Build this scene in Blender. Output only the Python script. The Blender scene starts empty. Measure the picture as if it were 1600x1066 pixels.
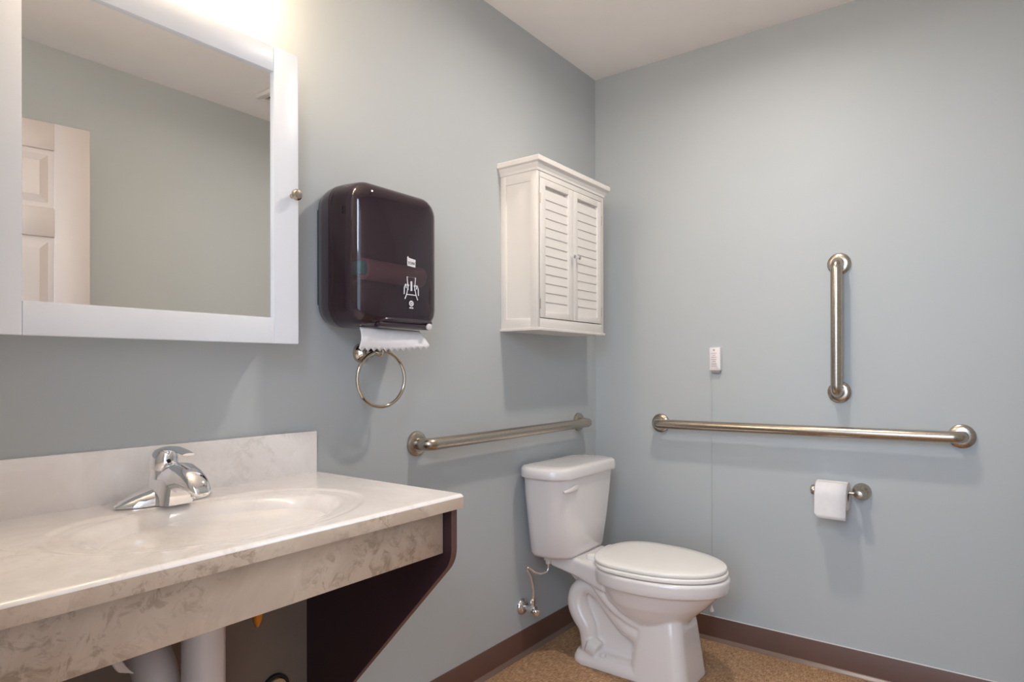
import bpy, bmesh, math, random
from mathutils import Vector, Matrix
random.seed(4)
PI = math.pi
C = bpy.context.scene.collection
SC = bpy.context.scene

# ------------------------------------------------------------------ camera
def make_camera():
    cd = bpy.data.cameras.new('camera'); co = bpy.data.objects.new('camera', cd); C.objects.link(co)
    f, yaw, pitch, roll = 1003.4, 0.6433, 0.0007, -0.0018
    cd.sensor_width = 36.0; cd.lens = f * 36.0 / 1600.0
    cd.shift_y = (575 - 533) / 1600.0
    cd.clip_start = 0.02
    fw = Vector((-math.sin(yaw) * math.cos(pitch), math.cos(yaw) * math.cos(pitch), math.sin(pitch)))
    r = Vector((math.cos(yaw), math.sin(yaw), 0)); u = r.cross(fw)
    c, s = math.cos(roll), math.sin(roll)
    r2 = c * r + s * u; u2 = -s * r + c * u
    m = Matrix((r2, u2, -fw)).transposed().to_4x4()
    m.translation = Vector((1.46786, -2.60092, 1.11228))
    co.matrix_world = m
    SC.camera = co
make_camera()

# ------------------------------------------------------------------ world, exposure, lights
SC.view_settings.view_transform = 'Standard'
SC.view_settings.look = 'None'
SC.view_settings.gamma = 1.0
SC.view_settings.use_curve_mapping = False
SC.view_settings.exposure = 0.0
w = bpy.data.worlds.new('world'); SC.world = w; w.use_nodes = True
bg = w.node_tree.nodes['Background']; bg.inputs[0].default_value = (0.67, 0.81, 1.0, 1); bg.inputs[1].default_value = 3.1
CEIL_STRENGTH = 415.0
VANITY_STRENGTH = 60.0
def area(name, loc, target, size, power, col):
    l = bpy.data.lights.new(name, 'AREA'); l.shape = 'RECTANGLE'; l.size, l.size_y = size; l.energy = power; l.color = col
    o = bpy.data.objects.new(name, l); C.objects.link(o); o.location = loc
    o.rotation_euler = (Vector(target) - Vector(loc)).to_track_quat('-Z', 'Y').to_euler()
    return o
area('hall_window_light', (1.22, -5.2, 2.1), (0.95, 0, 1.15), (0.9, 0.9), 36.0, (0.52, 0.73, 1.0))
area('added_hall_fill', (1.42, -3.05, 2.0), (0.7, 0, 0.9), (0.45, 0.45), 13.0, (0.66, 0.81, 1.0))  # added unseen fill beyond the doorway, no fixture, for slight direction
SC.cycles.max_bounces = 10
SC.cycles.diffuse_bounces = 6
SC.cycles.transparent_max_bounces = 12

# ------------------------------------------------------------------ materials
def new_mat(name):
    m = bpy.data.materials.new(name); m.use_nodes = True
    return m, m.node_tree, m.node_tree.nodes['Principled BSDF']
def rgb(r, g, b):
    f = lambda v: ((v / 255) / 12.92 if v / 255 <= 0.04045 else ((v / 255 + 0.055) / 1.055) ** 2.4)
    return (f(r), f(g), f(b), 1)
def coords(nt, scale=(1, 1, 1), kind='Object'):
    tc = nt.nodes.new('ShaderNodeTexCoord'); mp = nt.nodes.new('ShaderNodeMapping')
    mp.inputs['Scale'].default_value = scale
    nt.links.new(tc.outputs[kind], mp.inputs[0]); return mp.outputs[0]
def noise(nt, vec, scale, detail=3, rough=.5, dist=0):
    n = nt.nodes.new('ShaderNodeTexNoise'); n.inputs['Scale'].default_value = scale; n.inputs['Detail'].default_value = detail
    n.inputs['Roughness'].default_value = rough; n.inputs['Distortion'].default_value = dist
    nt.links.new(vec, n.inputs['Vector']); return n.outputs['Fac']
def ramp(nt, fac, stops):
    r = nt.nodes.new('ShaderNodeValToRGB'); e = r.color_ramp.elements
    while len(e) < len(stops): e.new(.5)
    for i, (p, c) in enumerate(stops): e[i].position = p; e[i].color = c
    nt.links.new(fac, r.inputs[0]); return r.outputs[0]
def bump(nt, b, h, strength, dist=.002):
    n = nt.nodes.new('ShaderNodeBump'); n.inputs['Strength'].default_value = strength; n.inputs['Distance'].default_value = dist
    nt.links.new(h, n.inputs['Height']); nt.links.new(n.outputs[0], b.inputs['Normal'])
def plain(name, col, rough=.5, metal=0, coat=0, spec=.5, var=0.04, nscale=12, bmp=0, bscale=200):
    m, nt, b = new_mat(name)
    v = coords(nt)
    f = noise(nt, v, nscale, 3)
    lo = tuple(c * (1 - var) for c in col[:3]) + (1,); hi = tuple(min(1, c * (1 + var)) for c in col[:3]) + (1,)
    nt.links.new(ramp(nt, f, [(.3, lo), (.7, hi)]), b.inputs['Base Color'])
    b.inputs['Roughness'].default_value = rough; b.inputs['Metallic'].default_value = metal
    b.inputs['Coat Weight'].default_value = coat; b.inputs['Specular IOR Level'].default_value = spec
    if bmp: bump(nt, b, noise(nt, v, bscale, 2), bmp)
    return m
M = {}
M['wall'] = plain('sage_blue_wall_paint', rgb(186, 190, 191), .55, var=.012, nscale=3, bmp=.06, bscale=260, spec=.3)
M['ceiling'] = plain('white_ceiling_paint', rgb(249, 243, 240), .8, var=.015, nscale=5, bmp=.18, bscale=90, spec=.2)
M['baseboard'] = plain('brown_vinyl_base', rgb(104, 74, 62), .42, var=.06, nscale=6)
M['toe'] = plain('cove_base_toe', rgb(122, 98, 86), .28, var=.05)
M['white_paint'] = plain('white_satin_paint', rgb(232, 226, 220), .38, var=.01, bmp=.02)
M['mirror_frame'] = plain('white_cabinet_foil', rgb(240, 242, 248), .35, var=.008)
M['door_paint'] = plain('door_semigloss_paint', rgb(188, 176, 170), .4, var=.01)
M['china'] = plain('white_vitreous_china', rgb(238, 232, 230), .09, coat=.6, var=.006, spec=.55)
M['seat_plastic'] = plain('white_seat_plastic', rgb(250, 246, 240), .2, var=.006)
M['white_plastic'] = plain('white_plastic', rgb(232, 226, 224), .35, var=.01)
M['grey_plastic'] = plain('soft_grey_print', rgb(170, 160, 160), .5)
M['paper'] = plain('white_tissue_paper', rgb(238, 233, 232), .9, var=.02, nscale=60, bmp=.15, bscale=400, spec=.1)
M['core'] = plain('brown_cardboard_core', rgb(120, 90, 70), .9)
M['chrome'] = plain('polished_chrome', (.86, .86, .88, 1), .05, 1, var=.01)
M['bright_nickel'] = plain('polished_nickel', rgb(206, 194, 178), .12, 1, var=.02)
M['dark_laminate'] = plain('dark_brown_laminate', rgb(50, 29, 32), .42, var=.12, nscale=5)
M['under_counter_sheet'] = plain('grey_brown_sheet', rgb(128, 112, 100), .5, var=.04)
M['laminate_edge'] = plain('laminate_edge_band', rgb(104, 70, 64), .4, var=.08)
M['black_plastic'] = plain('black_plastic', (.010, .007, .009, 1), .25)
M['body_plastic'] = plain('dark_purple_grey_plastic', rgb(62, 48, 58), .22, coat=.4, var=.03)
M['white_print'] = plain('white_print', rgb(235, 230, 230), .5)
M['teal'] = plain('teal_plastic', rgb(70, 235, 205), .4)
M['pale_roller'] = plain('pale_roller', rgb(245, 215, 212), .5)
M['pipe_wrap'] = plain('white_vinyl_pipe_cover', rgb(214, 200, 192), .35, var=.02)
M['copper'] = plain('amber_brass', rgb(206, 134, 50), .3, .6)
M['hinge'] = plain('hinge_metal', rgb(190, 180, 168), .35, .8)
M['cord'] = plain('clear_nylon_cord', rgb(188, 190, 190), .4)
M['gap'] = plain('shadow_gasket', rgb(40, 38, 36), .8)

def brushed():
    m, nt, b = new_mat('brushed_stainless')
    v = coords(nt, (30, 30, 30))
    f = noise(nt, v, 6, 4)
    nt.links.new(ramp(nt, f, [(.3, rgb(178, 166, 152)), (.7, rgb(196, 185, 171))]), b.inputs['Base Color'])
    b.inputs['Metallic'].default_value = 1; b.inputs['Roughness'].default_value = .27
    return m
M['nickel'] = brushed()

def marble(name, base, mid, vein, rough, amount):
    m, nt, b = new_mat(name)
    v = coords(nt)
    f1 = noise(nt, v, 5.5, 6, .6, 1.2)
    f2 = noise(nt, v, 30, 7, .7, .9)
    f3 = noise(nt, v, 3.2, 2, .5)
    c1 = ramp(nt, f1, [(.35, base), (.62, mid)])
    c2 = ramp(nt, f2, [(.50, (0, 0, 0, 1)), (.62, (1, 1, 1, 1)), (.74, (.5, .5, .5, 1))])
    g = ramp(nt, f3, [(.47, (0, 0, 0, 1)), (.62, (amount, amount, amount, 1))])
    mul = nt.nodes.new('ShaderNodeMath'); mul.operation = 'MULTIPLY'
    nt.links.new(c2, mul.inputs[0]); nt.links.new(g, mul.inputs[1])
    mx = nt.nodes.new('ShaderNodeMixRGB'); mx.inputs[2].default_value = vein
    nt.links.new(mul.outputs[0], mx.inputs[0]); nt.links.new(c1, mx.inputs[1])
    nt.links.new(mx.outputs[0], b.inputs['Base Color'])
    b.inputs['Roughness'].default_value = rough; b.inputs['Coat Weight'].default_value = .35; b.inputs['Coat Roughness'].default_value = .05
    return m
M['marble'] = marble('cultured_marble', rgb(246, 241, 238), rgb(236, 229, 225), rgb(200, 190, 180), .16, .35)
M['marble_apron'] = marble('shaded_mottled_marble', rgb(210, 188, 166), rgb(188, 165, 144), rgb(118, 92, 66), .28, .5)  # real brown mottling; the darker base paints in shade on upright faces

def floor_mat():
    m, nt, b = new_mat('woven_tan_floor')
    v1 = coords(nt, (330, 42, 1)); v2 = coords(nt, (42, 330, 1)); v3 = coords(nt, (3, 3, 1))
    a = noise(nt, v1, 1, 2); c = noise(nt, v2, 1, 2); d = noise(nt, v3, 2, 3)
    ad = nt.nodes.new('ShaderNodeMath'); ad.operation = 'ADD'; nt.links.new(a, ad.inputs[0]); nt.links.new(c, ad.inputs[1])
    hf = nt.nodes.new('ShaderNodeMath'); hf.operation = 'MULTIPLY'; hf.inputs[1].default_value = .5; nt.links.new(ad.outputs[0], hf.inputs[0])
    col = ramp(nt, hf.outputs[0], [(.36, rgb(128, 93, 66)), (.5, rgb(176, 138, 104)), (.62, rgb(212, 178, 142))])
    tint = ramp(nt, d, [(.3, (.92, .9, .88, 1)), (.7, (1, 1, 1, 1))])
    mx = nt.nodes.new('ShaderNodeMixRGB'); mx.blend_type = 'MULTIPLY'; mx.inputs[0].default_value = 1
    nt.links.new(col, mx.inputs[1]); nt.links.new(tint, mx.inputs[2]); nt.links.new(mx.outputs[0], b.inputs['Base Color'])
    b.inputs['Roughness'].default_value = .6; b.inputs['Specular IOR Level'].default_value = .25
    bump(nt, b, hf.outputs[0], .35, .002)
    return m
M['floor'] = floor_mat()

def mirror_mat():
    m, nt, b = new_mat('mirror_silver')
    v = coords(nt); f = noise(nt, v, 2, 1)
    nt.links.new(ramp(nt, f, [(.3, (.92, .93, .92, 1)), (.7, (.94, .95, .94, 1))]), b.inputs['Base Color'])
    b.inputs['Metallic'].default_value = 1; b.inputs['Roughness'].default_value = .01
    return m
M['mirror'] = mirror_mat()

def smoked():
    m, nt, b = new_mat('smoked_translucent_plastic')
    nt.nodes.remove(b)
    out = nt.nodes['Material Output']
    t = nt.nodes.new('ShaderNodeBsdfTransparent'); t.inputs[0].default_value = (.66, .50, .56, 1)
    g = nt.nodes.new('ShaderNodeBsdfGlossy'); g.inputs['Roughness'].default_value = .06; g.inputs[0].default_value = (1, .97, .98, 1)
    d = nt.nodes.new('ShaderNodeBsdfDiffuse'); d.inputs[0].default_value = rgb(78, 58, 70)
    v = coords(nt); f = noise(nt, v, 8, 2)
    nt.links.new(ramp(nt, f, [(.3, rgb(74, 54, 66)), (.7, rgb(80, 60, 70))]), d.inputs[0])
    m1 = nt.nodes.new('ShaderNodeMixShader'); m1.inputs[0].default_value = .35
    nt.links.new(t.outputs[0], m1.inputs[1]); nt.links.new(d.outputs[0], m1.inputs[2])
    fr = nt.nodes.new('ShaderNodeFresnel'); fr.inputs[0].default_value = 1.55
    m2 = nt.nodes.new('ShaderNodeMixShader')
    nt.links.new(fr.outputs[0], m2.inputs[0]); nt.links.new(m1.outputs[0], m2.inputs[1]); nt.links.new(g.outputs[0], m2.inputs[2])
    nt.links.new(m2.outputs[0], out.inputs[0])
    return m
M['smoked'] = smoked()

def emitter(name, col, strength):
    m, nt, b = new_mat(name)
    b.inputs['Base Color'].default_value = (.9, .9, .9, 1)
    b.inputs['Emission Color'].default_value = col; b.inputs['Emission Strength'].default_value = strength
    return m
M['ceiling_glow'] = emitter('lit_ceiling_diffuser', (1.0, .92, .84, 1), CEIL_STRENGTH)
M['vanity_glow'] = emitter('lit_frosted_globe', (1.0, .79, .53, 1), VANITY_STRENGTH)

# ------------------------------------------------------------------ mesh helpers
def link(name, bm, mat, parent=None, smooth=True, angle=35):
    bmesh.ops.remove_doubles(bm, verts=bm.verts[:], dist=1e-6)
    bmesh.ops.recalc_face_normals(bm, faces=bm.faces[:])
    me = bpy.data.meshes.new(name); bm.to_mesh(me); bm.free()
    o = bpy.data.objects.new(name, me); C.objects.link(o)
    if mat: me.materials.append(mat)
    if smooth:
        me.polygons.foreach_set('use_smooth', [True] * len(me.polygons))
        me.set_sharp_from_angle(angle=math.radians(angle))
    if parent:
        o.parent = parent
        o.matrix_parent_inverse = Matrix.Translation(-parent.location)
    return o
def thing(name, label, cat, loc=(0, 0, 0), group=None):
    o = bpy.data.objects.new(name, None); C.objects.link(o); o.location = loc; o.empty_display_size = .05
    o['label'] = label; o['category'] = cat
    if group: o['group'] = group
    return o
def tag(o, label, cat, group=None):
    o['label'] = label; o['category'] = cat
    if group: o['group'] = group
    return o
def struct(name, bm, m, parent=None, **k):
    o = link(name, bm, m, parent, **k)
    if parent is None: o['kind'] = 'structure'
    return o
def box(bm, a, b, bev=0, seg=2):
    x0, y0, z0 = a; x1, y1, z1 = b
    vs = [bm.verts.new(p) for p in ((x0, y0, z0), (x1, y0, z0), (x1, y1, z0), (x0, y1, z0), (x0, y0, z1), (x1, y0, z1), (x1, y1, z1), (x0, y1, z1))]
    fs = [bm.faces.new([vs[i] for i in q]) for q in ((0, 3, 2, 1), (4, 5, 6, 7), (0, 1, 5, 4), (1, 2, 6, 5), (2, 3, 7, 6), (3, 0, 4, 7))]
    if bev:
        es = list({e for f in fs for e in f.edges})
        bmesh.ops.bevel(bm, geom=es, offset=bev, segments=seg, affect='EDGES', profile=.5)
    return bm
def bx(a, b, bev=0, seg=2): return box(bmesh.new(), a, b, bev, seg)
def loft(bm, rings, cap=True, closed=True):
    vr = [[bm.verts.new(p) for p in r] for r in rings]
    n = len(vr[0])
    for i in range(len(vr) - 1):
        for j in range(n if closed else n - 1):
            k = (j + 1) % n
            bm.faces.new((vr[i][j], vr[i][k], vr[i + 1][k], vr[i + 1][j]))
    if cap:
        bm.faces.new(list(reversed(vr[0]))); bm.faces.new(vr[-1])
    return bm
def basis(ax):
    ax = Vector(ax).normalized()
    h = Vector((0, 0, 1)) if abs(ax.z) < .9 else Vector((1, 0, 0))
    a = h.cross(ax).normalized(); return a, ax.cross(a), ax
def lathe(bm, origin, axis, prof, n=32):
    a, b, ax = basis(axis); o = Vector(origin)
    rings = [[o + ax * h + (a * math.cos(2 * PI * i / n) + b * math.sin(2 * PI * i / n)) * max(r, 1e-5) for i in range(n)] for r, h in prof]
    return loft(bm, rings)
def tube(bm, pts, rad, n=14, cap=True):
    pts = [Vector(p) for p in pts]; k = len(pts)
    rad = rad if isinstance(rad, (list, tuple)) else [rad] * k
    t0 = (pts[1] - pts[0]).normalized(); a, b, _ = basis(t0); rings = []
    for i in range(k):
        t = (pts[min(i + 1, k - 1)] - pts[max(i - 1, 0)]).normalized()
        a = (a - t * a.dot(t)).normalized(); b = t.cross(a)
        r = rad[i]; rx, ry = r if isinstance(r, tuple) else (r, r)
        rings.append([pts[i] + a * rx * math.cos(2 * PI * j / n) + b * ry * math.sin(2 * PI * j / n) for j in range(n)])
    return loft(bm, rings, cap)
def fillet(pts, r, n=7):
    pts = [Vector(p) for p in pts]; out = [pts[0]]
    for i in range(1, len(pts) - 1):
        p, a, b = pts[i], pts[i - 1], pts[i + 1]
        u = (a - p).normalized(); v = (b - p).normalized(); d = min(r, (a - p).length * .49, (b - p).length * .49)
        for k in range(n + 1):
            t = k / n; q = (1 - t) ** 2 * (p + u * d) + 2 * t * (1 - t) * p + t * t * (p + v * d); out.append(q)
    out.append(pts[-1]); return out
def spline(pts, n=8):
    P = [Vector(p) for p in pts]; P = [2 * P[0] - P[1]] + P + [2 * P[-1] - P[-2]]; out = []
    for i in range(1, len(P) - 2):
        for k in range(n):
            t = k / n; a, b, c, d = P[i - 1:i + 3]
            out.append(.5 * ((2 * b) + (c - a) * t + (2 * a - 5 * b + 4 * c - d) * t * t + (3 * b - a - 3 * c + d) * t ** 3))
    out.append(P[-2]); return out
def rrect(u0, u1, v0, v1, r, n=6):
    out = []
    for cx, cy, a0 in ((u1 - r, v1 - r, 0), (u0 + r, v1 - r, 90), (u0 + r, v0 + r, 180), (u1 - r, v0 + r, 270)):
        for k in range(n + 1):
            a = math.radians(a0 + 90 * k / n); out.append((cx + r * math.cos(a), cy + r * math.sin(a)))
    return out
def prism(bm, poly, ax, lo, hi, bev=0):
    """polygon in the plane across axis ax ('y': (x,z), 'x': (y,z), 'z': (x,y))"""
    mk = {'x': lambda p, t: (t, p[0], p[1]), 'y': lambda p, t: (p[0], t, p[1]), 'z': lambda p, t: (p[0], p[1], t)}[ax]
    before = set(bm.edges)
    loft(bm, [[mk(p, lo) for p in poly], [mk(p, hi) for p in poly]])
    if bev:
        es = [e for e in bm.edges if e not in before]
        bmesh.ops.bevel(bm, geom=es, offset=bev, segments=2, affect='EDGES')
    return bm

# ------------------------------------------------------------------ the room
W, H, YB = 1.86, 2.44, -2.47
HALL = -5.6
struct('floor', bx((-.1, HALL, -.1), (W + .1, .1, 0)), M['floor'], smooth=False)
struct('ceiling', bx((-.1, HALL, H), (W + .1, .1, H + .1)), M['ceiling'], smooth=False)
struct('wall_left', bx((-.12, YB - .12, 0), (0, 0, H)), M['wall'], smooth=False)
struct('wall_back', bx((-.12, 0, 0), (W + .12, .12, H)), M['wall'], smooth=False)
struct('wall_right', bx((W, YB - .12, 0), (W + .12, 0, H)), M['wall'], smooth=False)
D0, D1, DH = .86, 1.77, 2.06
bm = bmesh.new()
box(bm, (0, YB - .12, 0), (D0, YB, H)); box(bm, (D1, YB - .12, 0), (W, YB, H)); box(bm, (D0, YB - .12, DH), (D1, YB, H))
struct('wall_front', bm, M['wall'], smooth=False)
# door casing on the room side of the doorway
bm = bmesh.new()
box(bm, (D0 - .062, YB, 0), (D0 - .004, YB + .016, DH + .058), .004)
box(bm, (D0 - .062, YB, DH + .004), (D1 + .06, YB + .016, DH + .062), .004)
box(bm, (D1 + .004, YB, 0), (D1 + .062, YB + .016, DH + .058), .004)
struct('trim_1', bm, M['door_paint'])

def cove_base(name, poly_fn, lo, hi, ax, mk_toe):
    b = bmesh.new(); prism(b, poly_fn, ax, lo, hi)
    o = struct(name, b, M['baseboard'], angle=50)
    t = bmesh.new(); prism(t, mk_toe, ax, lo, hi)
    link('toe', t, M['toe'], o, angle=50)
bh = .094
def prof(s): return [(0, 0), (s * .006, 0), (s * .006, .012), (s * .0045, .02), (s * .0045, bh - .003), (s * .003, bh), (0, bh)]
def toe(s): return [(s * .006, 0), (s * .020, 0), (s * .018, .003), (s * .010, .008), (s * .006, .013)]
cove_base('baseboard_left', prof(1), -2.46, -.004, 'y', toe(1))
cove_base('baseboard_back', prof(-1), .0, W, 'x', toe(-1))
link('white_top_strip', bx((.008, -.0045, bh - .0005), (W - .01, -.001, bh + .003), .001), M['white_paint'], bpy.data.objects['baseboard_back'])  # thin white strip along the top edge of the baseboard
cove_base('baseboard_right', [(W + x, z) for x, z in prof(-1)], -2.46, -.02, 'y', [(W + x, z) for x, z in toe(-1)])

# open six panel door, standing inside the doorway against the right hand wall
def six_panel_door():
    w_, h_, th = .872, 2.03, .035
    hinge = Vector((1.742, YB + .03, .008)); lead = Vector((1.588, -1.612, .008))
    ang = math.atan2(lead.y - hinge.y, lead.x - hinge.x)
    T = Matrix.Translation(hinge) @ Matrix.Rotation(ang, 4, 'Z')
    def put(b): b.transform(T); return b
    door = struct('door_1', put(bx((0, -th / 2 + .007, 0), (w_, th / 2 - .007, h_))), M['door_paint'])
    st = .115; mid = .1
    cols = ((st, w_ / 2 - mid / 2), (w_ / 2 + mid / 2, w_ - st))
    rows = ((.23, .80), (.99, 1.60), (1.71, 1.927))
    b = bmesh.new()
    for s in (-1, 1):
        y0, y1 = sorted((s * (th / 2 - .008), s * th / 2))
        for x0, x1 in ((0, st), (w_ / 2 - mid / 2, w_ / 2 + mid / 2), (w_ - st, w_)): box(b, (x0, y0, 0), (x1, y1, h_), .0035)
        for c0, c1 in cols:
            for z0, z1 in ((0, .23), (.80, .99), (1.60, 1.71), (1.927, h_)): box(b, (c0 - .003, y0, z0), (c1 + .003, y1, z1), .0035)
    link('frame', put(b), M['door_paint'], door)
    for s in (-1, 1):
        for c0, c1 in cols:
            for z0, z1 in rows:
                b = bmesh.new(); e = .045; yb = s * (th / 2 - .008); yt = s * (th / 2 - .001)
                loft(b, [[(c0 + d, yy, z0 + d), (c1 - d, yy, z0 + d), (c1 - d, yy, z1 - d), (c0 + d, yy, z1 - d)]
                         for d, yy in ((.016, yb), (.018, yb + s * .001), (e, yt))])
                link('panel', put(b), M['door_paint'], door, angle=10)
    for s in (-1, 1):
        b = bmesh.new(); lathe(b, (w_ - .06, s * th / 2, .96), (0, s, 0), [(.032, 0), (.032, .006), (.014, .012), (.012, .03), (.024, .04), (.027, .052), (.02, .062), (.0, .064)], 24)
        link('knob', put(b), M['nickel'], door)
six_panel_door()

# ceiling things
t = thing('ceiling_light', 'round frosted ceiling light shining over the toilet', 'ceiling light', (.82, -.83, H))
link('trim_ring', lathe(bmesh.new(), (.82, -.83, H), (0, 0, -1), [(.056, 0), (.105, 0), (.105, .006), (.098, .012), (.062, .016), (.056, .014), (.056, 0)], 36), M['white_paint'], t)
link('diffuser', lathe(bmesh.new(), (.82, -.83, H), (0, 0, -1), [(0, 0), (.0555, 0), (.0555, .006), (0, .0065)], 36), M['ceiling_glow'], t)
t = thing('ceiling_vent', 'white square exhaust fan grille on the ceiling seen in the mirror', 'vent', (1.475, -.73, H))
b = bmesh.new()
x0, x1, y0, y1 = 1.34, 1.61, -.86, -.59
for a_, b_ in (((x0, y0), (x1, y0 + .022)), ((x0, y1 - .022), (x1, y1)), ((x0, y0 + .022), (x0 + .022, y1 - .022)), ((x1 - .022, y0 + .022), (x1, y1 - .022))):
    box(b, (a_[0], a_[1], H - .02), (b_[0], b_[1], H), .003)
link('frame', b, M['white_paint'], t)
link('backing', bx((x0 + .02, y0 + .02, H - .003), (x1 - .02, y1 - .02, H)), M['gap'], t)
sl = None
for k in range(12):
    y = y0 + .032 + k * .0188
    if sl is None:
        sl = link('slat', bx((x0 + .02, y - .006, H - .016), (x1 - .02, y + .006, H - .010), .001), M['white_paint'], t); ys = y
    else:
        o = sl.copy(); C.objects.link(o); o.parent = t; o.location = (0, y - ys, 0)

# ------------------------------------------------------------------ mirror cabinet and vanity light
ML, MR, MB, MT, MX = -2.285, -1.665, 1.172, 1.869, .12
IL, IR, IB, IT = -2.219, -1.731, 1.232, 1.809
t = thing('mirror_cabinet', 'white framed mirror cabinet with a small knob hung above the sink', 'mirror cabinet', (0, -1.975, MB))
link('case', bx((0, ML + .012, MB + .012), (MX - .024, MR - .012, MT - .012), .003), M['mirror_frame'], t)
dm = link('backing', bx((MX - .022, ML + .004, MB + .004), (MX - .014, MR - .004, MT - .004)), M['mirror_frame'], t)
for y0, y1 in ((ML, IL), (IR, MR)):
    link('stile', bx((MX - .022, y0, MB), (MX, y1, MT), .0018), M['mirror_frame'], t)
for z0, z1 in ((MB, IB), (IT, MT)):
    link('rail', bx((MX - .022, IL + .0003, z0), (MX, IR - .0003, z1), .0018), M['mirror_frame'], t)
link('mirror', bx((MX - .0145, IL - .004, IB - .004), (MX - .0085, IR + .004, IT + .004)), M['mirror'], t, smooth=False)
link('knob', lathe(bmesh.new(), (MX, -1.6835, 1.527), (1, 0, 0), [(.006, 0), (.0055, .008), (.009, .013), (.0135, .018), (.0135, .022), (.010, .027), (0, .029)], 24), M['nickel'], t)

t = thing('vanity_light', 'vanity light bar of three glowing frosted globes above the mirror cabinet', 'wall light', (0, -1.97, 2.1))
link('back_plate', bx((0, -2.29, 2.10), (.022, -1.73, 2.20), .006), M['nickel'], t)
gl = None
for y in (-2.20, -2.005, -1.81):
    b = bmesh.new(); tube(b, fillet([(.022, y, 2.15), (.10, y, 2.15), (.10, y, 2.135)], .03), .008, 12)
    lathe(b, (.10, y, 2.14), (0, 0, -1), [(.0, -.004), (.026, 0), (.03, .012), (.0, .013)], 24)
    link('arm', b, M['nickel'], t)
    b = bmesh.new(); lathe(b, (.10, y, 2.128), (0, 0, -1), [(.024, 0)] + [(.05 * math.sin(a), .05 - .05 * math.cos(a) - .005) for a in [.5 + i * (PI - .5) / 12 for i in range(13)]], 24)
    link('globe', b, M['vanity_glow'], t)

# ------------------------------------------------------------------ vanity
CX, CY0, CY1, CZ = .535, -2.462, -1.535, .836
t = thing('vanity', 'wall hung cultured marble vanity with integral oval basin and dark brown side panel', 'vanity', (0, -1.998, .3))
def counter_top():
    b = bmesh.new(); nx, ny = 150, 270
    cx_, cy_, ax_, ay_ = .300, -1.955, .172, .262
    def hz(x, y):
        u, v = (x - cx_) / ax_, (y - cy_) / ay_
        r = math.hypot(u, v)
        z = CZ
        if r < 1:
            t_ = min(1, (1 - r) / .42); t_ = t_ * t_ * (3 - 2 * t_)
            z -= .004 + .128 * (1 - r ** 2.6) * t_
        ro = math.hypot((x - cx_) / (ax_ + .034), (y - cy_) / (ay_ + .034))
        s = max(0, min(1, (1.0 - ro) / .06)); s = s * s * (3 - 2 * s)
        if r >= 1:
            e = max(0, min(1, (r - 1) / .05)); e = e * e * (3 - 2 * e)
            kx = max(0, min(1, (x - .128) / .03)); z -= (.004 * (1 - e) * (1 if r < 1.06 else 0) + .0032 * s * e) * kx * kx * (3 - 2 * kx)
        ef = max(0, (.010 - (CX - x)) / .010); z -= .006 * ef * ef
        return z
    xs = [i * (CX) / (nx - 1) for i in range(nx - 6)]
    xs = [CX * (i / (nx - 1)) for i in range(nx - 3)] + [CX - .008, CX - .005, CX - .0025, CX]
    xs = sorted(max(x, .0012) for x in xs if x <= CX)
    ys = [CY0 + (CY1 - CY0) * j / (ny - 1) for j in range(ny)]
    g = [[b.verts.new((x, y, hz(x, y))) for y in ys] for x in xs]
    for i in range(len(xs) - 1):
        for j in range(ny - 1): b.faces.new((g[i][j], g[i + 1][j], g[i + 1][j + 1], g[i][j + 1]))
    zb = CZ - .030
    # skirt and underside
    edge = [g[i][0] for i in range(len(xs))] + [g[-1][j] for j in range(1, ny)] + [g[i][-1] for i in range(len(xs) - 2, -1, -1)] + [g[0][j] for j in range(ny - 2, 0, -1)]
    low = [b.verts.new((v.co.x, v.co.y, zb)) for v in edge]
    n = len(edge)
    for i in range(n):
        f_ = b.faces.new((edge[i], low[i], low[(i + 1) % n], edge[(i + 1) % n])); f_.material_index = 1  # skirt takes the darkened apron marble, shade put into its colour
    return b
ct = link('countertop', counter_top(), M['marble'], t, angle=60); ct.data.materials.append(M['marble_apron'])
link('under_counter_sheet', bx((.0012, -2.444, .128), (.006, -1.5625, .80)), M['under_counter_sheet'], t)  # flat grey-brown sheet against the wall below the countertop
# underside of the integral basin
b = bmesh.new(); n = 40; rings = []
for k in range(9):
    a = k / 8 * PI / 2
    rings.append([(.300 + .190 * math.cos(a) * math.cos(2 * PI * i / n), -1.955 + .28 * math.cos(a) * math.sin(2 * PI * i / n), CZ - .03 - .115 * math.sin(a)) for i in range(n)])
rings[-1] = [(.300 + .004 * math.cos(2 * PI * i / n), -1.955 + .004 * math.sin(2 * PI * i / n), CZ - .146) for i in range(n)]
link('basin_underside', loft(b, rings), M['marble'], t)
link('drain', lathe(bmesh.new(), (.300, -1.955, CZ - .131), (0, 0, 1), [(0, 0), (.026, 0), (.026, .004), (.02, .006), (0, .007)], 24), M['chrome'], t)
link('backsplash', bx((.0012, CY0, CZ - .002), (.02, CY1 - .004, .946), .0025), M['marble'], t)
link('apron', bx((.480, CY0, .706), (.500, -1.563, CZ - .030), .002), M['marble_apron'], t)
def side_panel(y0, y1):
    pts = fillet([(.523, 0, CZ - .030), (.523, 0, .69), (.0012, 0, .128)], .03, 6)
    poly = [(p.x, p.z) for p in pts] + [(.0012, CZ - .030)]
    return prism(bmesh.new(), poly, 'y', y0, y1)
link('side_panel', side_panel(-1.562, -1.545), M['dark_laminate'], t, angle=40)
link('side_panel', side_panel(-2.462, -2.445), M['dark_laminate'], t, angle=40)
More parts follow.
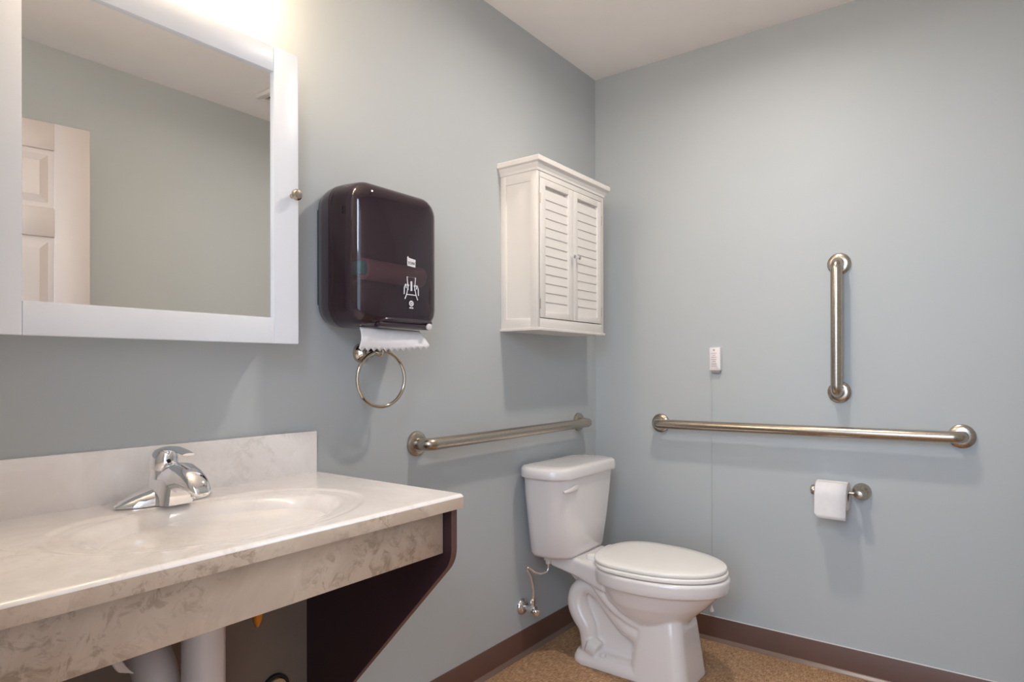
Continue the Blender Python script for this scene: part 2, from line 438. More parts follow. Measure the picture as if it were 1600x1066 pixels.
def edge_strip(y0, y1):
    b = bmesh.new(); pts = fillet([(.523, 0, CZ - .031), (.523, 0, .69), (.002, 0, .1295)], .03, 6); rings = []
    for i, p in enumerate(pts):
        tt = (pts[min(i + 1, len(pts) - 1)] - pts[max(i - 1, 0)]).normalized(); nn = Vector((-tt.z, 0, tt.x))
        if nn.x < 0: nn = -nn
        q = p + nn * .0012
        rings.append([(p.x, y0, p.z), (q.x, y0, q.z), (q.x, y1, q.z), (p.x, y1, p.z)])
    return loft(b, rings)
link('edge_band', edge_strip(-1.562, -1.545), M['laminate_edge'], t)

# faucet
def faucet():
    fy, fx, fz = -1.965, .088, CZ + .0012
    t = thing('faucet', 'chrome single lever faucet on the vanity behind the basin', 'faucet', (fx, fy, fz))
    b = bmesh.new(); n = 48; rings = []
    def outline(sx, sy, z, bul):
        out = []
        for i in range(n):
            a = 2 * PI * i / n; c, s = math.cos(a), math.sin(a)
            y = sy * math.copysign(abs(s) ** .8, s); x = sx * math.copysign(abs(c) ** .9, c)
            k = abs(y) / .098
            zz = fz + z * (1 - .72 * k ** 1.3) if z > .004 else fz + z
            out.append((fx + x * (1 - .35 * k ** 2), fy + y, zz))
        return out
    for sx, sy, z in ((.039, .098, 0), (.040, .0985, .004), (.036, .094, .020), (.030, .086, .030), (.020, .07, .036), (.008, .04, .038), (.001, .004, .038)): rings.append(outline(sx, sy, z, 0))
    link('base_plate', loft(b, rings), M['chrome'], t, angle=60)
    # upright body, leaning very slightly back
    b = bmesh.new(); n = 32
    prof_ = ((.040, .036, .004, .0), (.037, .033, .02, 0), (.033, .029, .04, -.001), (.029, .0265, .058, -.003), (.027, .0255, .066, -.004))
    loft(b, [[(fx + dx + rx * math.cos(2 * PI * i / n), fy + ry * math.sin(2 * PI * i / n), fz + z) for i in range(n)] for rx, ry, z, dx in prof_])
    link('body', b, M['chrome'], t)
    # spout: a humped arch reaching over the basin
    b = bmesh.new()
    path = [(fx + .005, .0335, .024, .030), (fx + .035, .046, .025, .034), (fx + .065, .056, .0255, .031), (fx + .090, .059, .025, .027), (fx + .115, .055, .024, .023), (fx + .136, .047, .022, .018), (fx + .150, .038, .018, .012), (fx + .155, .033, .010, .005)]
    rings = []
    for x, z, ry, rz in path:
        rings.append([(x + .0 + .25 * rz * math.sin(2 * PI * i / n) * 0, fy + ry * math.copysign(abs(math.cos(2 * PI * i / n)) ** .75, math.cos(2 * PI * i / n)), fz + z + rz * math.copysign(abs(math.sin(2 * PI * i / n)) ** .85, math.sin(2 * PI * i / n))) for i in range(n)])
    # fill the front skirt of the arch down to the plate
    link('spout', loft(b, rings), M['chrome'], t, angle=50)
    b = bmesh.new()
    skirt = [(fx + .0, .036), (fx + .03, .037), (fx + .055, .033), (fx + .068, .024)]
    loft(b, [[(x, fy - ry, fz + .002), (x, fy + ry, fz + .002), (x, fy + ry * .75, fz + .05), (x, fy - ry * .75, fz + .05)] for x, ry in skirt])
    link('skirt', b, M['chrome'], t)
    link('aerator', lathe(bmesh.new(), (fx + .128, fy, fz + .036), (.25, 0, -1), [(0, 0), (.011, 0), (.011, .010), (.009, .012), (0, .011)], 20), M['chrome'], t)
    # handle cap with lever
    b = bmesh.new()
    hp = ((.0275, .026, .0685, -.004), (.029, .0272, .074, -.004), (.0285, .027, .085, -.003), (.026, .025, .097, 0), (.021, .020, .106, .004), (.012, .011, .111, .008), (.001, .001, .112, .010))
    loft(b, [[(fx + dx + rx * math.cos(2 * PI * i / n), fy + ry * math.sin(2 * PI * i / n), fz + z - .10 * (rx * math.cos(2 * PI * i / n))) for i in range(n)] for rx, ry, z, dx in hp])
    h = link('handle', b, M['chrome'], t)
    b = bmesh.new()
    tube(b, spline([(fx - .018, fy, fz + .092), (fx + .0, fy, fz + .106), (fx + .03, fy, fz + .112), (fx + .065, fy, fz + .110), (fx + .1, fy, fz + .105)], 6),
         [(.012 + .004 * math.sin(PI * i / 24), .007 - .0045 * (i / 24)) for i in range(25)], 16)
    link('lever', b, M['chrome'], h)
    link('temperature_mark', lathe(bmesh.new(), (fx + .024, fy - .004, fz + .086), (1, -.15, .2), [(0, 0), (.0042, .002), (.003, .004), (0, .0045)], 16), M['gap'], h)
faucet()

# drain plumbing under the vanity
t = thing('drain_pipe', 'white covered sink drain trap hanging under the vanity', 'pipe', (.25, -1.968, .3))
b = bmesh.new(); tube(b, [(.25, -1.968, .66), (.25, -1.968, .30)], .039, 24); link('tailpiece_cover', b, M['pipe_wrap'], t)
b = bmesh.new(); tube(b, spline([(.25, -1.968, .34), (.245, -1.985, .27), (.225, -2.00, .25), (.20, -2.015, .29), (.185, -2.018, .42), (.175, -2.018, .49), (.14, -2.016, .54), (.08, -2.012, .55), (.0085, -2.01, .55)], 8), .040, 24)
link('trap_cover', b, M['pipe_wrap'], t)
b = bmesh.new(); tube(b, spline([(.05, -2.035, .585), (.12, -2.09, .64), (.19, -2.122, .632), (.22, -2.112, .596), (.22, -2.101, .577), (.22, -2.082, .561)], 6), [(.009, .004)] * 19 + [(.008, .004)] * 6 + [(.0065, .003), (.005, .003), (.004, .003), (.0025, .002), (.0015, .0015), (.001, .001)], 10)
link('tie_strap', b, M['pipe_wrap'], t)
b = bmesh.new(); tube(b, [(.25, -1.968, .64), (.25, -1.968, .686)], .044, 24); link('slip_nut', b, M['white_plastic'], t)
t = thing('supply_stub', 'short amber brass fitting hanging behind the marble apron', 'pipe fitting', (.25, -1.86, .62))
b = bmesh.new(); lathe(b, (.25, -1.855, .692), (0, 0, -1), [(.0, 0), (.016, 0), (.016, .07), (.013, .078), (.010, .098), (.004, .112), (0, .113)], 18); link('fitting', b, M['copper'], t)
t = thing('wall_pipe_outlet', 'dark ringed beige pipe outlet on the wall under the vanity', 'pipe outlet', (0, -1.69, .28))
link('ring', lathe(bmesh.new(), (.0062, -1.660, .300), (1, 0, 0), [(.038, 0), (.038, .010), (.032, .012), (.030, .010), (.030, 0)], 28), M['gap'], t)
link('stub', lathe(bmesh.new(), (.0062, -1.660, .300), (1, 0, 0), [(.0285, 0), (.0285, .014), (.022, .018), (0, .018)], 24), plain('tan_pipe_stub', rgb(206, 168, 120), .5), t)

# ------------------------------------------------------------------ paper towel dispenser and towel ring
def dispenser():
    Y0, Y1, Z0, Z1, XF = -1.538, -1.226, 1.222, 1.606, .185
    t = thing('paper_towel_dispenser', 'dark smoked plastic paper towel dispenser on the wall beside the mirror cabinet', 'towel dispenser', (0, (Y0 + Y1) / 2, Z0))
    def rr(x, i, r, lift=0): return [(x, y, z) for y, z in rrect(Y0 + i, Y1 - i, Z0 + i + lift, Z1 - i, r, 8)]
    link('wall_plate', bx((0, Y0 + .012, Z0 + .06), (.02, Y1 - .012, Z1 - .06), .006), M['black_plastic'], t)
    b = bmesh.new(); loft(b, [rr(.004, .018, .05), rr(.014, .008, .052), rr(.040, .002, .055), rr(.068, .0, .055)])
    link('body', b, M['body_plastic'], t, angle=50)
    link('seam', loft(bmesh.new(), [rr(.066, .003, .053), rr(.072, .003, .053)]), M['gap'], t, angle=50)
    b = bmesh.new()
    rings = [rr(.071, .0, .055), rr(.09, .0, .055), rr(.14, .003, .055)]
    for k in range(1, 9):
        a = k / 8 * PI / 2; rings.append(rr(.14 + .040 * math.sin(a), .003 + .042 * (1 - math.cos(a)), max(.055 - .042 * (1 - math.cos(a)) * .8, .02)))
    # gently bowed front
    n = len(rings[-1]); cy, cz = (Y0 + Y1) / 2, (Z0 + Z1) / 2
    last = rings[-1]
    for s, dx in ((.75, .0025), (.45, .0042), (.15, .005)): rings.append([(XF - .005 + dx, cy + (y - cy) * s, cz + (z - cz) * s) for x, y, z in last])
    loft(b, rings, cap=True)
    # open the back of the smoked cover
    b.faces.ensure_lookup_table()
    back = [f for f in b.faces if len(f.verts) > 4 and all(abs(v.co.x - .071) < 1e-5 for v in f.verts)]
    bmesh.ops.delete(b, geom=back, context='FACES_ONLY')
    # the cover stops short above the paper slot
    cov = link('cover', b, M['smoked'], t, angle=40)
    link('inner_tray', loft(bmesh.new(), [rr(.0725, .006, .05), rr(.150, .010, .05), rr(.150, .013, .048), rr(.077, .010, .048)]), M['black_plastic'], t, angle=40)
    link('drive_roller', lathe(bmesh.new(), (.135, Y0 + .055, 1.376), (0, 1, 0), [(.0, 0), (.024, 0), (.028, .004), (.028, .215), (.024, .219), (0, .219)], 24), M['pale_roller'], t)
    link('latch_block', bx((.13, Y0 + .028, 1.358), (.162, Y0 + .05, 1.392), .003), M['teal'], t)
    link('key_slot', bx((.1205, Y0 - .001, 1.512), (.123, Y0 + .012, 1.534)), M['gap'], t)
    # paper slot: tear bar under the cover
    b = bmesh.new(); tube(b, spline([(.158, Y0 + .085, Z0 + .008), (.170, Y0 + .10, Z0 + .022), (.173, Y0 + .16, Z0 + .024), (.173, Y1 - .05, Z0 + .024), (.169, Y1 - .035, Z0 + .018), (.158, Y1 - .028, Z0 + .006)], 6), .0045, 10)
    link('slot_lip', b, M['body_plastic'], t)
    b = bmesh.new(); tube(b, [(.158, Y0 + .085, Z0 + .010), (.158, Y1 - .035, Z0 + .010)], [(.014, .010), (.014, .010)], 14)
    link('tear_bar', b, M['body_plastic'], t)
    link('feed_button', lathe(bmesh.new(), (.172, Y1 - .046, Z0 + .010), (1, 0, -.2), [(0, 0), (.009, 0), (.009, .006), (.006, .009), (0, .009)], 18), M['white_plastic'], t)
    # print on the front
    xf = XF + .0006; ly = -1.352
    def ribbon(pts, wd=.0013):
        b = bmesh.new(); tube(b, [(xf, y, z) for y, z in pts], wd, 6); return b
    b = prism(bmesh.new(), [(ly - .015, 1.394), (ly + .015, 1.392), (ly + .016, 1.413), (ly - .010, 1.416), (ly - .011, 1.420), (ly - .015, 1.418)], 'x', xf - .001, xf + .0004)
    lg = link('logo_flag', b, M['white_print'], t, smooth=False)
    cu = bpy.data.curves.new('logo_text', 'FONT'); cu.body = 'TORK'; cu.size = .0105; cu.align_x = 'CENTER'; cu.extrude = .0003; cu.shear = .15
    tmp = bpy.data.objects.new('tmp', cu); C.objects.link(tmp)
    bpy.context.view_layer.update()
    me = bpy.data.meshes.new_from_object(tmp); bpy.data.objects.remove(tmp)
    me.transform(Matrix(((0, 0, 1, xf + .0006), (1, 0, 0, ly), (0, 1, 0, 1.3985), (0, 0, 0, 1))))
    bb = bmesh.new(); bb.from_mesh(me)
    link('logo_lettering', bb, M['gap'], lg, smooth=False)
    # hands drawing a sheet, with a down bar
    b = bmesh.new()
    cz = 1.338
    for pts in ([(-.012, -.010), (-.016, .024), (.016, .024), (.012, -.010)], [(-.018, -.022), (.018, -.022)],
                [(-.018, -.022), (-.013, -.004), (-.010, .004)], [(.018, -.022), (.013, -.004), (.010, .004)],
                [(-.018, -.022), (-.024, -.034)], [(.018, -.022), (.024, -.034)],
                [(-.012, .002), (-.022, .004), (-.026, -.004), (-.027, -.022)], [(.012, .002), (.022, .004), (.026, -.004), (.027, -.022)],
                [(-.020, .002), (-.019, -.006)], [(.020, .002), (.019, -.006)]):
        tube(b, [(xf, ly + y, cz + z * 1.05) for y, z in pts], .0014, 6)
    tube(b, [(xf, ly, cz + .014), (xf, ly, cz - .012)], .0028, 6)
    link('pull_symbol', b, M['white_print'], t)
    b = bmesh.new(); a8 = [i * PI / 8 for i in range(17)]
    tube(b, [(xf, ly + .0065 * math.cos(a), 1.291 + .0065 * math.sin(a)) for a in a8], .0018, 6)
    tube(b, [(xf, ly, 1.288), (xf, ly, 1.294)], .0016, 6)
    for y0_, y1_ in ((-.006, -.002), (.002, .006)): tube(b, [(xf, ly + y0_, 1.279), (xf, ly + y1_, 1.279)], .0022, 6)
    link('system_mark', b, M['white_print'], t)
    # paper sheet hanging from the slot, torn zigzag end
    b = bmesh.new(); ny, nz = 48, 10; g = []
    ya, yb = -1.492, -1.272
    for j in range(ny + 1):
        s = j / ny; col = []
        zend = 1.166 + .004 * s + .022 * max(0, s - .55) ** 1.2; zz = (.009 if j % 4 == 2 else .0045 if j % 2 else 0)
        for i in range(nz + 1):
            q = i / nz
            y = ya + (yb - ya) * s + .018 * (s - .3) * q
            z = (Z0 - .0006) + (zend - Z0 + .0006) * q - (zz if i == nz else 0)
            x = .137 + .010 * math.sin(PI * q * .9) + .026 * q * q * s * s + .0015 * math.sin(4 * s)
            col.append(b.verts.new((x, y, z)))
        g.append(col)
    for j in range(ny):
        for i in range(nz): b.faces.new((g[j][i], g[j + 1][i], g[j + 1][i + 1], g[j][i + 1]))
    sh = link('paper_towel', b, M['paper'])
    so = sh.modifiers.new('thick', 'SOLIDIFY'); so.thickness = .0005
    tag(sh, 'white paper towel sheet with zigzag torn end hanging from the dark dispenser', 'paper towel')
dispenser()

t = thing('towel_ring', 'brushed nickel towel ring below the paper towel dispenser', 'towel ring', (0, -1.375, 1.155))
link('flange', lathe(bmesh.new(), (0, -1.375, 1.157), (1, 0, 0), [(0, 0), (.0285, 0), (.0285, .005), (.026, .011), (.019, .018), (.012, .024), (.0105, .032), (.014, .038), (.015, .044), (.012, .05), (.009, .056), (.009, .072), (.011, .076), (.011, .088), (.007, .091), (0, .092)], 32), M['bright_nickel'], t)
b = bmesh.new(); cc = Vector((.080, -1.366, 1.083)); R = .079
tube(b, [cc + Vector((.010 * math.sin(a), R * math.sin(a), R * math.cos(a))) for a in [2 * PI * i / 48 for i in range(48)]] , .0050, 12, cap=False)
# close the ring
b.verts.ensure_lookup_table(); nv = 12; k = len(b.verts) // nv
for j in range(nv): b.faces.new((b.verts[(k - 1) * nv + j], b.verts[(k - 1) * nv + (j + 1) % nv], b.verts[(j + 1) % nv], b.verts[j]))
link('ring', b, M['bright_nickel'], t)

# ------------------------------------------------------------------ grab bars
def grab_bar(name, label, a, b_, out, group='stainless grab bars'):
    a, b_, out = Vector(a), Vector(b_), Vector(out)
    t = thing(name, label, 'grab bar', a)
    d = (b_ - a).normalized(); off = .058
    b = bmesh.new(); tube(b, fillet([a + out * .004, a + out * off, b_ + out * off, b_ + out * .004], .05, 10), .0195, 24)
    link('bar', b, M['nickel'], t)
    for p in (a, b_):
        link('flange', lathe(bmesh.new(), p, out, [(0, 0), (.040, 0), (.040, .004), (.0385, .009), (.034, .0125), (.025, .0145), (.0, .0145)], 36), M['nickel'], t)
    return t
grab_bar('grab_bar', 'long horizontal stainless grab bar above the toilet paper', (.321, 0, .876), (1.384, 0, .884), (0, -1, 0))
grab_bar('grab_bar', 'short vertical stainless grab bar standing upright on the wall', (1.017, 0, 1.023), (1.017, 0, 1.492), (0, -1, 0))
grab_bar('grab_bar', 'horizontal stainless grab bar behind the toilet tank below the white cabinet', (0, -1.152, .874), (0, -.159, .876), (1, 0, 0))

# ------------------------------------------------------------------ louvred wall cabinet
def wall_cabinet():
    y0, y1, z0, z1, X = -.712, -.226, 1.258, 1.828, .165
    t = thing('wall_cabinet', 'white louvred two door cabinet hung on the wall above the toilet', 'cabinet', (0, (y0 + y1) / 2, z0))
    # carcass: two side frames with recessed panels, top, bottom, back
    b = bmesh.new()
    for s, yo in ((1, y0), (-1, y1)):
        ya, yb = sorted((yo, yo + s * .016)); yp, yq = sorted((yo + s * .004, yo + s * .012))
        box(b, (0, ya, z0), (.026, yb, z1), .0012); box(b, (X - .03, ya, z0), (X, yb, z1), .0012)
        box(b, (.025, ya, z0), (X - .029, yb, z0 + .035), .0012); box(b, (.025, ya, z1 - .04), (X - .029, yb, z1), .0012)
        box(b, (.02, yp, z0 + .03), (X - .025, yq, z1 - .035))
    box(b, (0, y0 + .014, z0 + .012), (X - .03, y1 - .014, z0 + .028)); box(b, (0, y0 + .014, z1 - .02), (X - .02, y1 - .014, z1))
    box(b, (0, y0 + .012, z0 + .01), (.008, y1 - .012, z1))
    link('case', b, M['white_paint'], t)
    b = bmesh.new()
    dz0, dz1 = 1.296, 1.800; dy0, dy1 = y0 + .0185, y1 - .0185
    box(b, (X - .018, y0 + .012, z0), (X, y1 - .012, dz0 - .003), .001); box(b, (X - .018, y0 + .012, dz1 + .003), (X, y1 - .012, z1), .001)
    box(b, (X - .018, y0 + .012, dz0 - .004), (X, dy0 - .0015, dz1 + .004), .0006); box(b, (X - .018, dy1 + .0015, dz0 - .004), (X, y1 - .012, dz1 + .004), .0006)
    link('face_frame', b, M['white_paint'], t)
    # stepped crown moulding and base lip swept round three sides
    def sweep(prof):
        b = bmesh.new(); rings = []
        for o, z in prof: rings.append([(0, y0 - o, z), (X + o, y0 - o, z), (X + o, y1 + o, z), (0, y1 + o, z)])
        return loft(b, rings)
    link('crown', sweep([(.0005, z1 - .006), (.0035, z1 - .004), (.0045, z1 + .004), (.010, z1 + .012), (.012, z1 + .016), (.0125, z1 + .019), (.020, z1 + .022), (.0215, z1 + .024), (.0215, z1 + .038), (.019, z1 + .042), (0, z1 + .043)]), M['white_paint'], t, angle=25)
    link('base_lip', sweep([(.0, z0 - .009), (.004, z0 - .009), (.005, z0 - .007), (.005, z0 - .001), (.0035, z0), (0, z0)]), M['white_paint'], t, angle=25)
    ym = (dy0 + dy1) / 2
    slat_mesh = None
    for k, (a, c) in enumerate(((dy0, ym - .0012), (ym + .0012, dy1))):
        la, lc = a + .033, c - .033; lz0, lz1 = 1.320, 1.776
        b = bmesh.new()
        box(b, (X - .016, a, dz0), (X + .002, la, dz1), .0012); box(b, (X - .016, lc, dz0), (X + .002, c, dz1), .0012)
        box(b, (X - .016, la - .001, dz0), (X + .002, lc + .001, lz0), .0012); box(b, (X - .016, la - .001, lz1), (X + .002, lc + .001, dz1), .0012)
        d = link('door', b, M['white_paint'], t)
        n = 13; pitch = (lz1 - .014 - lz0) / n
        for i in range(n):
            z = lz0 + pitch * i
            if slat_mesh is None:
                b = bmesh.new(); wd = (lc - la) / 2 + .002
                loft(b, [[(X - .0075, s * wd, -.001), (X - .0030, s * wd, .0), (X - .0022, s * wd, .0012), (X - .0060, s * wd, pitch + .003), (X - .0105, s * wd, pitch + .003)] for s in (-1, 1)])
                o = link('slat', b, M['white_paint'], d, angle=20); slat_mesh = o.data
            else:
                o = bpy.data.objects.new('slat', slat_mesh); C.objects.link(o); o.parent = d; o.matrix_parent_inverse = Matrix.Identity(4)
            o.parent = d; o.matrix_parent_inverse = Matrix.Identity(4); o.location = (0, (la + lc) / 2, z)
        link('shadow_board', bx((X - .016, la - .004, lz0 - .004), (X - .0140, lc + .004, lz1 + .004)), M['white_paint'], d)
        ky = c - .017 if k == 0 else a + .017
        link('knob', lathe(bmesh.new(), (X + .002, ky, 1.540), (1, 0, 0), [(.0045, 0), (.0035, .008), (.0045, .012), (.0078, .015), (.0078, .019), (.005, .022), (0, .0225)], 18), M['chrome'], d)
        hy = a - .0006 if k == 0 else c + .0006
        for hz in (1.345, 1.725):
            b = bmesh.new(); tube(b, [(X + .0015, hy, hz - .018), (X + .0015, hy, hz + .018)], .0022, 10); link('hinge', b, M['hinge'], d)
wall_cabinet()

# ------------------------------------------------------------------ call cord station
t = thing('call_station', 'small white emergency call box with a long thin pull cord on the wall', 'call box', (.563, 0, 1.1))
b = bmesh.new(); loft(b, [[(x, y, z) for x, z in rrect(.540 + i, .586 - i, 1.101 + i, 1.196 - i, .004, 4)] for y, i in ((0, 0), (-.018, 0), (-.022, .001), (-.0235, .003))])
link('box', b, M['white_plastic'], t)
b = bmesh.new()
for z, hw in ((1.172, .012), (1.164, .007), (1.156, .011), (1.147, .011), (1.139, .007), (1.129, .011), (1.120, .011)): box(b, (.560 - hw, -.0240, z - .0016), (.560 + hw, -.0232, z + .0012))
link('printed_lines', b, plain('faded_red_print', rgb(206, 178, 178), .6), t, smooth=False)
link('indicator', lathe(bmesh.new(), (.560, -.0232, 1.185), (0, -1, 0), [(0, 0), (.0042, 0), (.003, .001), (0, .0012)], 16), M['grey_plastic'], t)
link('base', bx((.546, -.016, 1.092), (.582, -.001, 1.102), .002), M['grey_plastic'], t)
b = bmesh.new(); tube(b, [(.5445, -.010, 1.10), (.5445, -.010, .136)], .0007, 8); link('cord', b, M['cord'], t)
link('pull_bell', lathe(bmesh.new(), (.5445, -.010, .140), (0, 0, -1), [(0, 0), (.003, .001), (.004, .008), (.008, .014), (.009, .022), (.007, .025), (0, .025)], 18), M['white_plastic'], t)

# ------------------------------------------------------------------ toilet paper
t = thing('toilet_paper_holder', 'brushed nickel toilet paper arm fixed below the long grab bar', 'toilet paper holder', (1.087, 0, .665))
ax = 1.089; az = .667; ay = -.062
link('flange', lathe(bmesh.new(), (ax, 0, az), (0, -1, 0), [(0, 0), (.031, 0), (.031, .006), (.029, .013), (.023, .022), (.016, .029), (.013, .036), (.0145, .043), (.0155, .05), (.0155, .068), (.0125, .076), (.0, .078)], 32), M['nickel'], t)
b = bmesh.new(); tube(b, [(ax, ay, az), (.945, ay, az)], .0062, 16); link('arm', b, M['nickel'], t)
link('end_cap', lathe(bmesh.new(), (.950, ay, az), (-1, 0, 0), [(0, 0), (.011, 0), (.0175, .004), (.019, .009), (.017, .015), (.010, .019), (0, .020)], 24), M['nickel'], t)
def paper_roll():
    x0, x1 = .953, 1.0555; cy, cz, R, r = ay, az - .0113, .050, .0195
    t = thing('toilet_paper_roll', 'white toilet paper roll with loose sheet hanging on the nickel arm', 'toilet paper', ((x0 + x1) / 2, cy, cz))
    n = 48
    def ring(x, rr): return [(x, cy + rr * math.cos(2 * PI * i / n), cz + rr * math.sin(2 * PI * i / n)) for i in range(n)]
    b = bmesh.new(); rs = [ring(x0, r), ring(x0, R - .002), ring(x0 + .002, R), ring(x1 - .002, R), ring(x1, R - .002), ring(x1, r), ring(x0, r)]
    loft(b, rs, cap=False); link('roll', b, M['paper'], t)
    b = bmesh.new(); loft(b, [ring(x0 + .001, r), ring(x1 - .001, r), ring(x1 - .001, r - .0012), ring(x0 + .001, r - .0012), ring(x0 + .001, r)], cap=False); link('core', b, M['core'], t)
    # loose sheet coming over the front and hanging straight
    b = bmesh.new(); path = []
    for k in range(13):
        a = PI * .62 + k / 12 * (PI - PI * .62); path.append((cy + (R + .0012) * math.cos(a), cz + (R + .0012) * math.sin(a)))
    for k in range(1, 7): path.append((cy - R - .0012 - .0005 * k, cz - k * .0130))
    g = []
    for i, (y, z) in enumerate(path):
        row = []
        for s in (0, .05, .1, .15, .5, 1):
            zz = z
            if i == len(path) - 1: zz = z + (.016 * (1 - s / .15) if s < .15 else 0)
            row.append(b.verts.new((x0 + .0005 + (x1 - x0 - .001) * s, y, zz)))
        g.append(row)
    for i in range(len(g) - 1):
        for j in range(5): b.faces.new((g[i][j], g[i][j + 1], g[i + 1][j + 1], g[i + 1][j]))
    o = link('loose_sheet', b, M['paper'], t, angle=60); so = o.modifiers.new('thick', 'SOLIDIFY'); so.thickness = .0006
paper_roll()

# ------------------------------------------------------------------ toilet
def toilet():
    cy = -.405
    t = thing('toilet', 'white two piece elongated toilet with closed lid standing in the corner', 'toilet', (.42, cy, 0))
    def tank_ring(z, hw, d, x0=.022, r=.07, n=8, bow=.028):
        # flat back, rounded corners, bowed front
        pts = []
        base = rrect(-hw, hw, 0, d, r, n)
        for u, v in base:
            k = max(0, v - d * .35) / (d * .65)
            vv = v + bow * k * (1 - (u / hw) ** 2)
            pts.append((x0 + vv, cy - .013 + u, z))
        return pts
    b = bmesh.new()
    tc = cy - .013
    loft(b, [tank_ring(.392, .148, .140, r=.045), tank_ring(.396, .169, .156, r=.06), tank_ring(.409, .179, .162, r=.066), tank_ring(.51, .199, .170), tank_ring(.62, .217, .176), tank_ring(.7025, .226, .180)])
    link('tank', b, M['china'], t, angle=60)
    b = bmesh.new()
    loft(b, [tank_ring(.703, .226, .182, x0=.020), tank_ring(.703, .239, .198, x0=.016, r=.075), tank_ring(.707, .242, .201, x0=.014, r=.078), tank_ring(.730, .241, .200, x0=.014, r=.078), tank_ring(.738, .236, .196, x0=.016, r=.076), tank_ring(.743, .225, .186, x0=.021, r=.072), tank_ring(.746, .18, .15, x0=.04, r=.05), tank_ring(.747, .08, .06, x0=.08, r=.03, bow=.0)])
    link('tank_lid', b, M['china'], t, angle=60)
    # flush lever
    lz = .662; lx = .205
    b = bmesh.new(); lathe(b, (lx - .012, -.535, lz), (1, 0, 0), [(0, 0), (.014, 0), (.014, .014), (.012, .017), (0, .017)], 20)
    tube(b, spline([(lx + .010, -.523, lz + .002), (lx + .014, -.55, lz + .001), (lx + .014, -.585, lz - .002), (lx + .006, -.612, lz - .004)], 6), [(.006, .0125 - .0085 * (i / 18) ** 1.5) for i in range(19)], 12)
    link('flush_lever', b, M['white_plastic'], t)
    # ---- bowl, one continuous china body fused by voxel remesh
    bm = bmesh.new(); n = 64
    def egg(z, xb, xf, hw, p=2.0, xw=None):
        """elongated outline: back at xb, front tip xf, half width hw"""
        xm = xb + (xf - xb) * .43 if xw is None else xw
        out = []
        for i in range(n):
            a = 2 * PI * i / n; c, s = math.cos(a), math.sin(a)
            L = (xf - xm) if c > 0 else (xm - xb)
            e = 1.0 if c > 0 else .85
            out.append((xm + L * math.copysign(abs(c) ** e, c), cy + hw * s, z))
        return out
    loft(bm, [egg(.170, .40, .570, .090), egg(.205, .375, .595, .105), egg(.235, .33, .625, .130), egg(.275, .285, .668, .153), egg(.310, .27, .700, .165), egg(.332, .262, .716, .173), egg(.336, .247, .738, .187), egg(.352, .245, .743, .190), egg(.378, .245, .745, .191), egg(.386, .25, .740, .187)])
    # shelf under the tank
    def xring(x, hw, za, zb, r=.014): return [(x, cy + u, v) for u, v in rrect(-hw, hw, za, zb, r, 5)]
    loft(bm, [xring(.055, .10, .355, .392), xring(.10, .118, .345, .394), xring(.20, .118, .325, .393), xring(.27, .130, .31, .390), xring(.34, .150, .30, .386)])
    # neck under the shelf down to the trapway
    def zring(z, x0, x1, hw, r=.03): return [(u, cy + v, z) for u, v in rrect(x0, x1, -hw, hw, r, 6)]
    loft(bm, [zring(.02, .20, .50, .055), zring(.16, .205, .50, .050), zring(.27, .17, .46, .052), zring(.335, .12, .42, .075), zring(.36, .11, .40, .085)])
    # front column
    loft(bm, [zring(0, .410, .634, .118, .045), zring(.015, .412, .632, .117, .045), zring(.10, .422, .620, .112, .045), zring(.19, .432, .608, .105, .045), zring(.235, .440, .598, .098, .042)])
    # foot flange
    loft(bm, [zring(0, .175, .50, .118, .055), zring(.020, .177, .50, .118, .055), zring(.040, .186, .50, .108, .05), zring(.050, .20, .50, .09, .045)])
    # trapway coils on both sides
    for s in (-1, 1):
        yy = cy + s * .066
        path = spline([(.46, yy, .150), (.40, yy, .178), (.345, yy, .225), (.29, yy, .272), (.235, yy, .288), (.196, yy, .262), (.186, yy, .22), (.200, yy, .175), (.228, yy, .13), (.236, yy, .08), (.240, yy, .035)], 6)
        tube(bm, path, [.037 + .004 * math.sin(i * .2) for i in range(len(path))], 16)
        tube(bm, [(.245, yy + s * .012, .07), (.285, yy + s * .015, .055)], .034, 14)
        # second rib running from the rim into the column
        path = spline([(.285, cy + s * .112, .325), (.32, cy + s * .112, .285), (.37, cy + s * .1, .235), (.43, cy + s * .088, .2), (.47, cy + s * .08, .19)], 6)
        tube(bm, path, .020, 12)
    bowl = link('bowl', bm, M['china'], t)
    bowl.data.set_sharp_from_angle(angle=PI)
    rm = bowl.modifiers.new('fuse', 'REMESH'); rm.mode = 'VOXEL'; rm.voxel_size = .0045; rm.use_smooth_shade = True
    sm = bowl.modifiers.new('soften', 'SMOOTH'); sm.factor = .5; sm.iterations = 4
    for s in (-1, 1):
        link('bolt_cap', lathe(bmesh.new(), (.31, cy + s * .094, .046), (0, 0, 1), [(.013, 0), (.013, .004), (.010, .010), (.005, .0135), (0, .0145)], 20), M['white_plastic'], t)
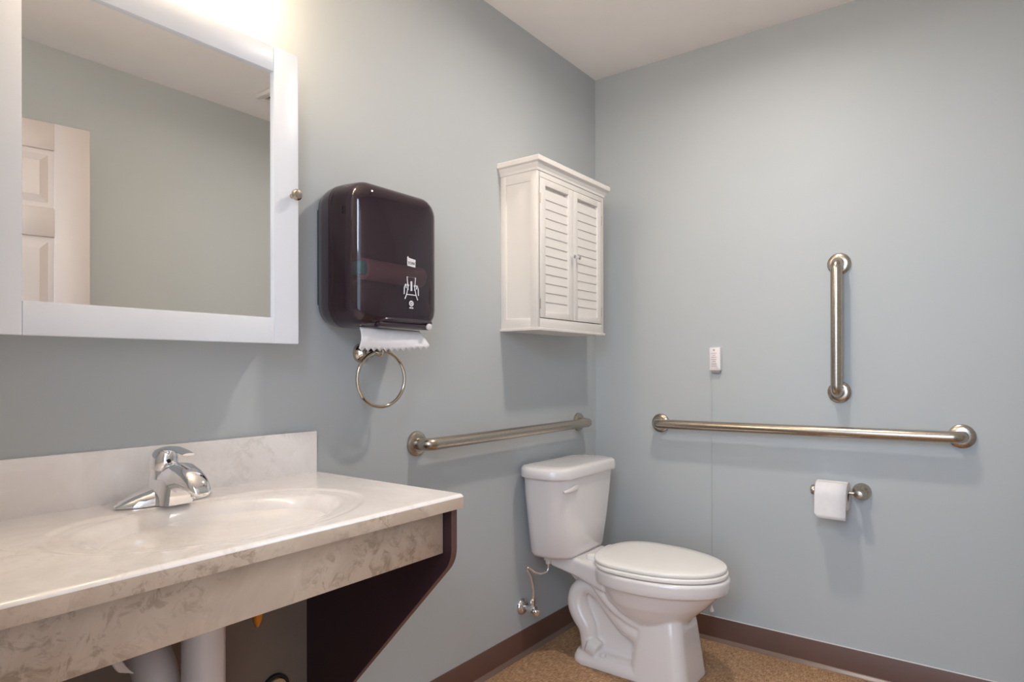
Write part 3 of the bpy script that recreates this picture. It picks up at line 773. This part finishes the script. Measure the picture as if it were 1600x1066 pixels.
    # seat ring and lid
    def plate(z0, z1, xb, xf, hw, rnd, dome=0):
        b = bmesh.new()
        def sq(o, z):
            pts = []
            for x, y, zz in egg(z, xb + o, xf - o, hw - o, xw=.455):
                # the rear third tapers straight towards the hinge
                k = max(0, (.455 - x) / (.455 - xb)); pts.append((x, cy + (y - cy) * (1 + .28 * k * k), z))
            return pts
        rings = [sq(rnd, z0), sq(rnd * .3, z0 + rnd * .3), sq(0, z0 + rnd), sq(0, z1 - rnd), sq(rnd * .3, z1 - rnd * .3), sq(rnd, z1)]
        if dome:
            rings += [sq(.04, z1 + dome * .5), sq(.09, z1 + dome * .85), sq(.16, z1 + dome)]
        return loft(b, rings)
    link('seat', plate(.389, .4045, .268, .738, .186, .004), M['seat_plastic'], t, angle=60)
    link('seat_lid', plate(.4065, .4215, .262, .733, .183, .005, .004), M['seat_plastic'], t, angle=60)
    for s in (-1, 1):
        link('hinge', bx((.238, cy + s * .07 - .022, .388), (.275, cy + s * .07 + .022, .410), .005), M['seat_plastic'], t)
    # inlet nut below the tank
    link('inlet_nut', lathe(bmesh.new(), (.085, -.525, .391), (0, 0, -1), [(0, 0), (.017, 0), (.017, .020), (.011, .024), (.009, .036), (0, .036)], 16), M['white_plastic'], t)
toilet()

t = thing('water_supply_valve', 'chrome shutoff valve with bent supply tube on the wall left of toilet', 'valve', (0, -.583, .188))
vy, vz = -.583, .188
link('escutcheon', lathe(bmesh.new(), (0, vy, vz), (1, 0, 0), [(0, 0), (.033, 0), (.032, .006), (.026, .013), (.016, .018), (0, .018)], 30), M['chrome'], t)
b = bmesh.new(); tube(b, [(.012, vy, vz), (.052, vy, vz)], .0095, 16); lathe(b, (.040, vy, vz), (1, 0, 0), [(0, 0), (.014, 0), (.015, .006), (.015, .02), (.012, .026), (0, .026)], 16)
lathe(b, (.053, vy, vz + .010), (0, 0, 1), [(0, 0), (.008, 0), (.008, .012), (.0095, .013), (.0095, .026), (.006, .030), (0, .030)], 6)
link('valve_body', b, M['chrome'], t)
link('valve_handle', lathe(bmesh.new(), (.062, vy - .002, vz - .002), (.75, -.5, -.1), [(0, 0), (.007, 0), (.007, .014), (.0125, .016), (.0125, .024), (.009, .027), (0, .027)], 18), M['chrome'], t)
b = bmesh.new(); tube(b, spline([(.053, vy, vz + .036), (.054, vy, vz + .08), (.050, vy - .010, vz + .125), (.042, vy - .022, vz + .154), (.048, vy - .022, vz + .164), (.062, vy + .005, vz + .140), (.078, vy + .040, vz + .134), (.085, vy + .056, vz + .144), (.085, -.525, .3540)], 6), .0052, 12)
link('supply_tube', b, M['chrome'], t)
